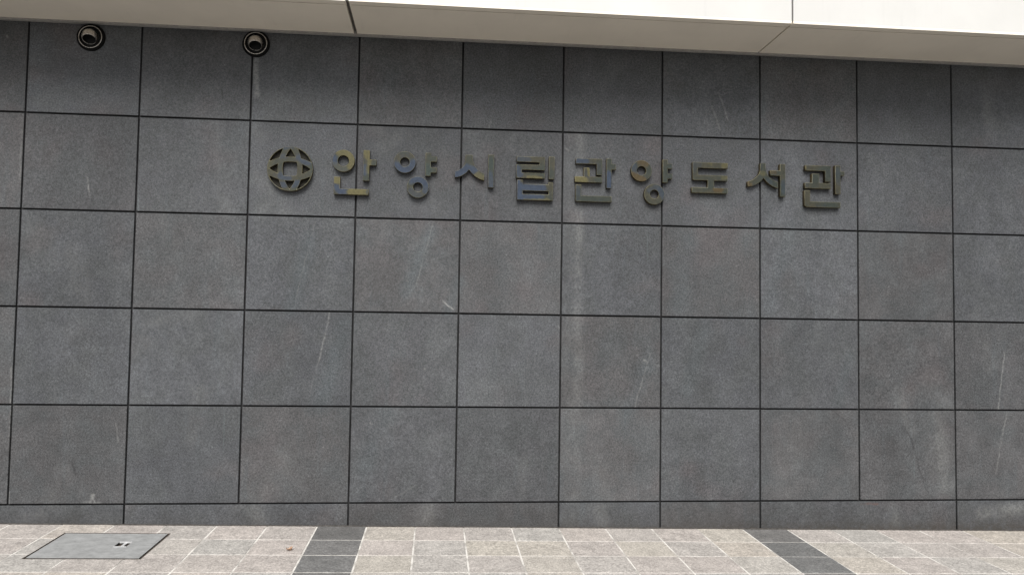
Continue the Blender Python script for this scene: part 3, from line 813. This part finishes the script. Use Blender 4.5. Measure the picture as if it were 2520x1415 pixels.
def vent_cap(x, z, label):
    root = empty('vent_cap', (x, 0, z), ON_WALL, label=label, category='vent', group='round steel vent caps under the canopy')
    put('gasket', gasket_me, M['rubber'], root)
    put('rim', rim_me, M['steel'], root)
    put('dish', dish_me, M['dark'], root)
    put('hood', hood_me, M['steel'], root)
    put('hood_lining', lining_me, M['dark'], root)  # dish and inner shell coloured near black
    put('hood_lip', lip_me, M['steel'], root)
    return root
gasket_me = lathe('gasket', [(.060, 0), (.085, 0), (.0855, .006), (.083, .014), (.074, .018), (.064, .017), (.060, .012)], closed=True)
rim_me = lathe('rim', [(.0685 + .0024 * math.cos(a), .0180 + .0024 * math.sin(a)) for a in [2 * math.pi * i / 12 for i in range(12)]], closed=True)
dish_me = lathe('dish', [(.0, .002), (.04, .002), (.062, .004), (.064, .012)])
_n = Vector((.10, -.86, .50)).normalized()
hood_me = hood_shell('hood', .047, .024, _n, .024)
lining_me = hood_shell('hood_lining', .0445, .024, _n, .0235)
def lip():
    import bmesh
    rr = math.sqrt(.0462 ** 2 - .024 ** 2)
    q = Vector((0, 0, 1)).rotation_difference(_n)
    v, f, N, K = [], [], 40, 6
    for i in range(N):
        a = 2 * math.pi * i / N
        for k in range(K):
            b = 2 * math.pi * k / K
            p = Vector(((rr + .0016 * math.cos(b)) * math.cos(a), (rr + .0016 * math.cos(b)) * math.sin(a), .0016 * math.sin(b)))
            v.append(tuple(Vector((0, 0, .024)) + _n * .0245 + q @ p))
    for i in range(N):
        for k in range(K):
            f.append((i * K + k, ((i + 1) % N) * K + k, ((i + 1) % N) * K + (k + 1) % K, i * K + (k + 1) % K))
    return mesh('hood_lip', v, f, True)
lip_me = lip()
vent_cap(.362, 3.017, 'round steel vent cap with black collar at the far left under the soffit')
vent_cap(1.363, 3.024, 'round steel vent cap with a pale drip stain on the stone below it')

# ------------------------------------------------------------------ access cover
cx, cy = (COVER[0] + COVER[1]) / 2, (COVER[2] + COVER[3]) / 2
cover = empty('access_cover', label='grey metal access cover with a recessed lift handle, let into the paving', category='access cover')
laid(cover, cx, cy, 0)
pw, ph = COVER[1] - COVER[0] - .020, COVER[3] - COVER[2] - .020
hx, hy, hw, hh = .112, .020, .034, .050            # handle pocket centre and half size
xs = [-pw/2, hx - hw, hx + hw, pw/2]; ys = [-ph/2, hy - hh, hy + hh, ph/2]
v, f = [], []
for z in (.0008, -.006):
    for yy in ys:
        for xx in xs: v.append((xx, yy, z))
def vid(i, j, b): return b * 16 + j * 4 + i
for j in range(3):
    for i in range(3):
        if i == 1 and j == 1: continue
        f.append((vid(i, j, 0), vid(i + 1, j, 0), vid(i + 1, j + 1, 0), vid(i, j + 1, 0)))
        f.append((vid(i, j + 1, 1), vid(i + 1, j + 1, 1), vid(i + 1, j, 1), vid(i, j, 1)))
def skirt(c):
    for a, b in zip(c, c[1:] + c[:1]): f.append((vid(*a, 0), vid(*a, 1), vid(*b, 1), vid(*b, 0)))
skirt([(0, 0), (0, 1), (0, 2), (0, 3), (1, 3), (2, 3), (3, 3), (3, 2), (3, 1), (3, 0), (2, 0), (1, 0)])
skirt([(1, 1), (2, 1), (2, 2), (1, 2)])
plate = put('plate', mesh('plate', v, f), M['cover'], cover)
plate.data.materials.append(M['grime_gap_shade'])
for p_ in plate.data.polygons:
    if abs(p_.normal.z) < .5: p_.material_index = 1  # plate edges coloured dark to stand for shadow in the gap
t_ = .004
fr = []
fw, fh = pw / 2 + .0085, ph / 2 + .0085
fv, ff = [], []
def bx(x0, x1, y0, y1, z0, z1):
    n = len(fv)
    fv.extend([(x, y, z) for z in (z0, z1) for y in (y0, y1) for x in (x0, x1)])
    ff.extend([tuple(n + q for q in e) for e in ((0, 2, 3, 1), (4, 5, 7, 6), (0, 1, 5, 4), (2, 6, 7, 3), (0, 4, 6, 2), (1, 3, 7, 5))])
bx(-fw - t_, -fw + .001, -fh - t_, fh + t_, -.012, .0006)
bx(fw - .001, fw + t_, -fh - t_, fh + t_, -.012, .0006)
bx(-fw + .0011, fw - .0011, -fh - t_, -fh + .001, -.012, .0006)
bx(-fw + .0011, fw - .0011, fh - .001, fh + t_, -.012, .0006)
put('frame', mesh('frame', fv, ff), M['rust'], cover)
put('frame_bed', box('frame_bed', -fw, fw, -fh, fh, -.0250, -.0200), M['grime_gap_shade'], cover)
# pocket floor with a bar across it
put('handle_pocket', box('handle_pocket', hx - hw, hx + hw, hy - hh, hy + hh, -.0150, -.0125), M['rust'], cover)
fv, ff = [], []
bx(hx - hw, hx + hw, hy - hh, hy - hh + .007, -.0055, .0030)
bx(hx - hw, hx + hw, hy + hh - .007, hy + hh, -.0055, .0030)
bx(hx - .006, hx + .010, hy - hh + .0071, hy + hh - .0071, -.0070, -.0036)
put('lift_handle', mesh('lift_handle', fv, ff), M['zinc'], cover)

# ------------------------------------------------------------------ dry leaf
lv, lf = [], []
NU, NV = 8, 6
for i in range(NU + 1):
    u = i / NU
    half_w = .013 * math.sin(math.pi * min(1, u * .94 + .04)) ** .8 + .0006
    for j in range(NV + 1):
        s = j / NV * 2 - 1
        curl = .010 * s * s + .009 * (u - .5) ** 2 * 4 + .003 * math.sin(7 * u + 2 * s)
        lv.append(((u - .5) * .036, s * half_w, .0012 + curl))
for i in range(NU):
    for j in range(NV):
        a = i * (NV + 1) + j
        lf.append((a, a + NV + 1, a + NV + 2, a + 1))
leaf = put('dry_leaf', mesh('dry_leaf', lv, lf, True), M['leaf'], None, label='small curled dry brown leaf on the pale paving left of the dark stripe', category='leaf')
leaf.matrix_world = G_MAT @ Matrix.Translation((1.742, -.507, 0)) @ Matrix.Rotation(.6, 4, 'Z')
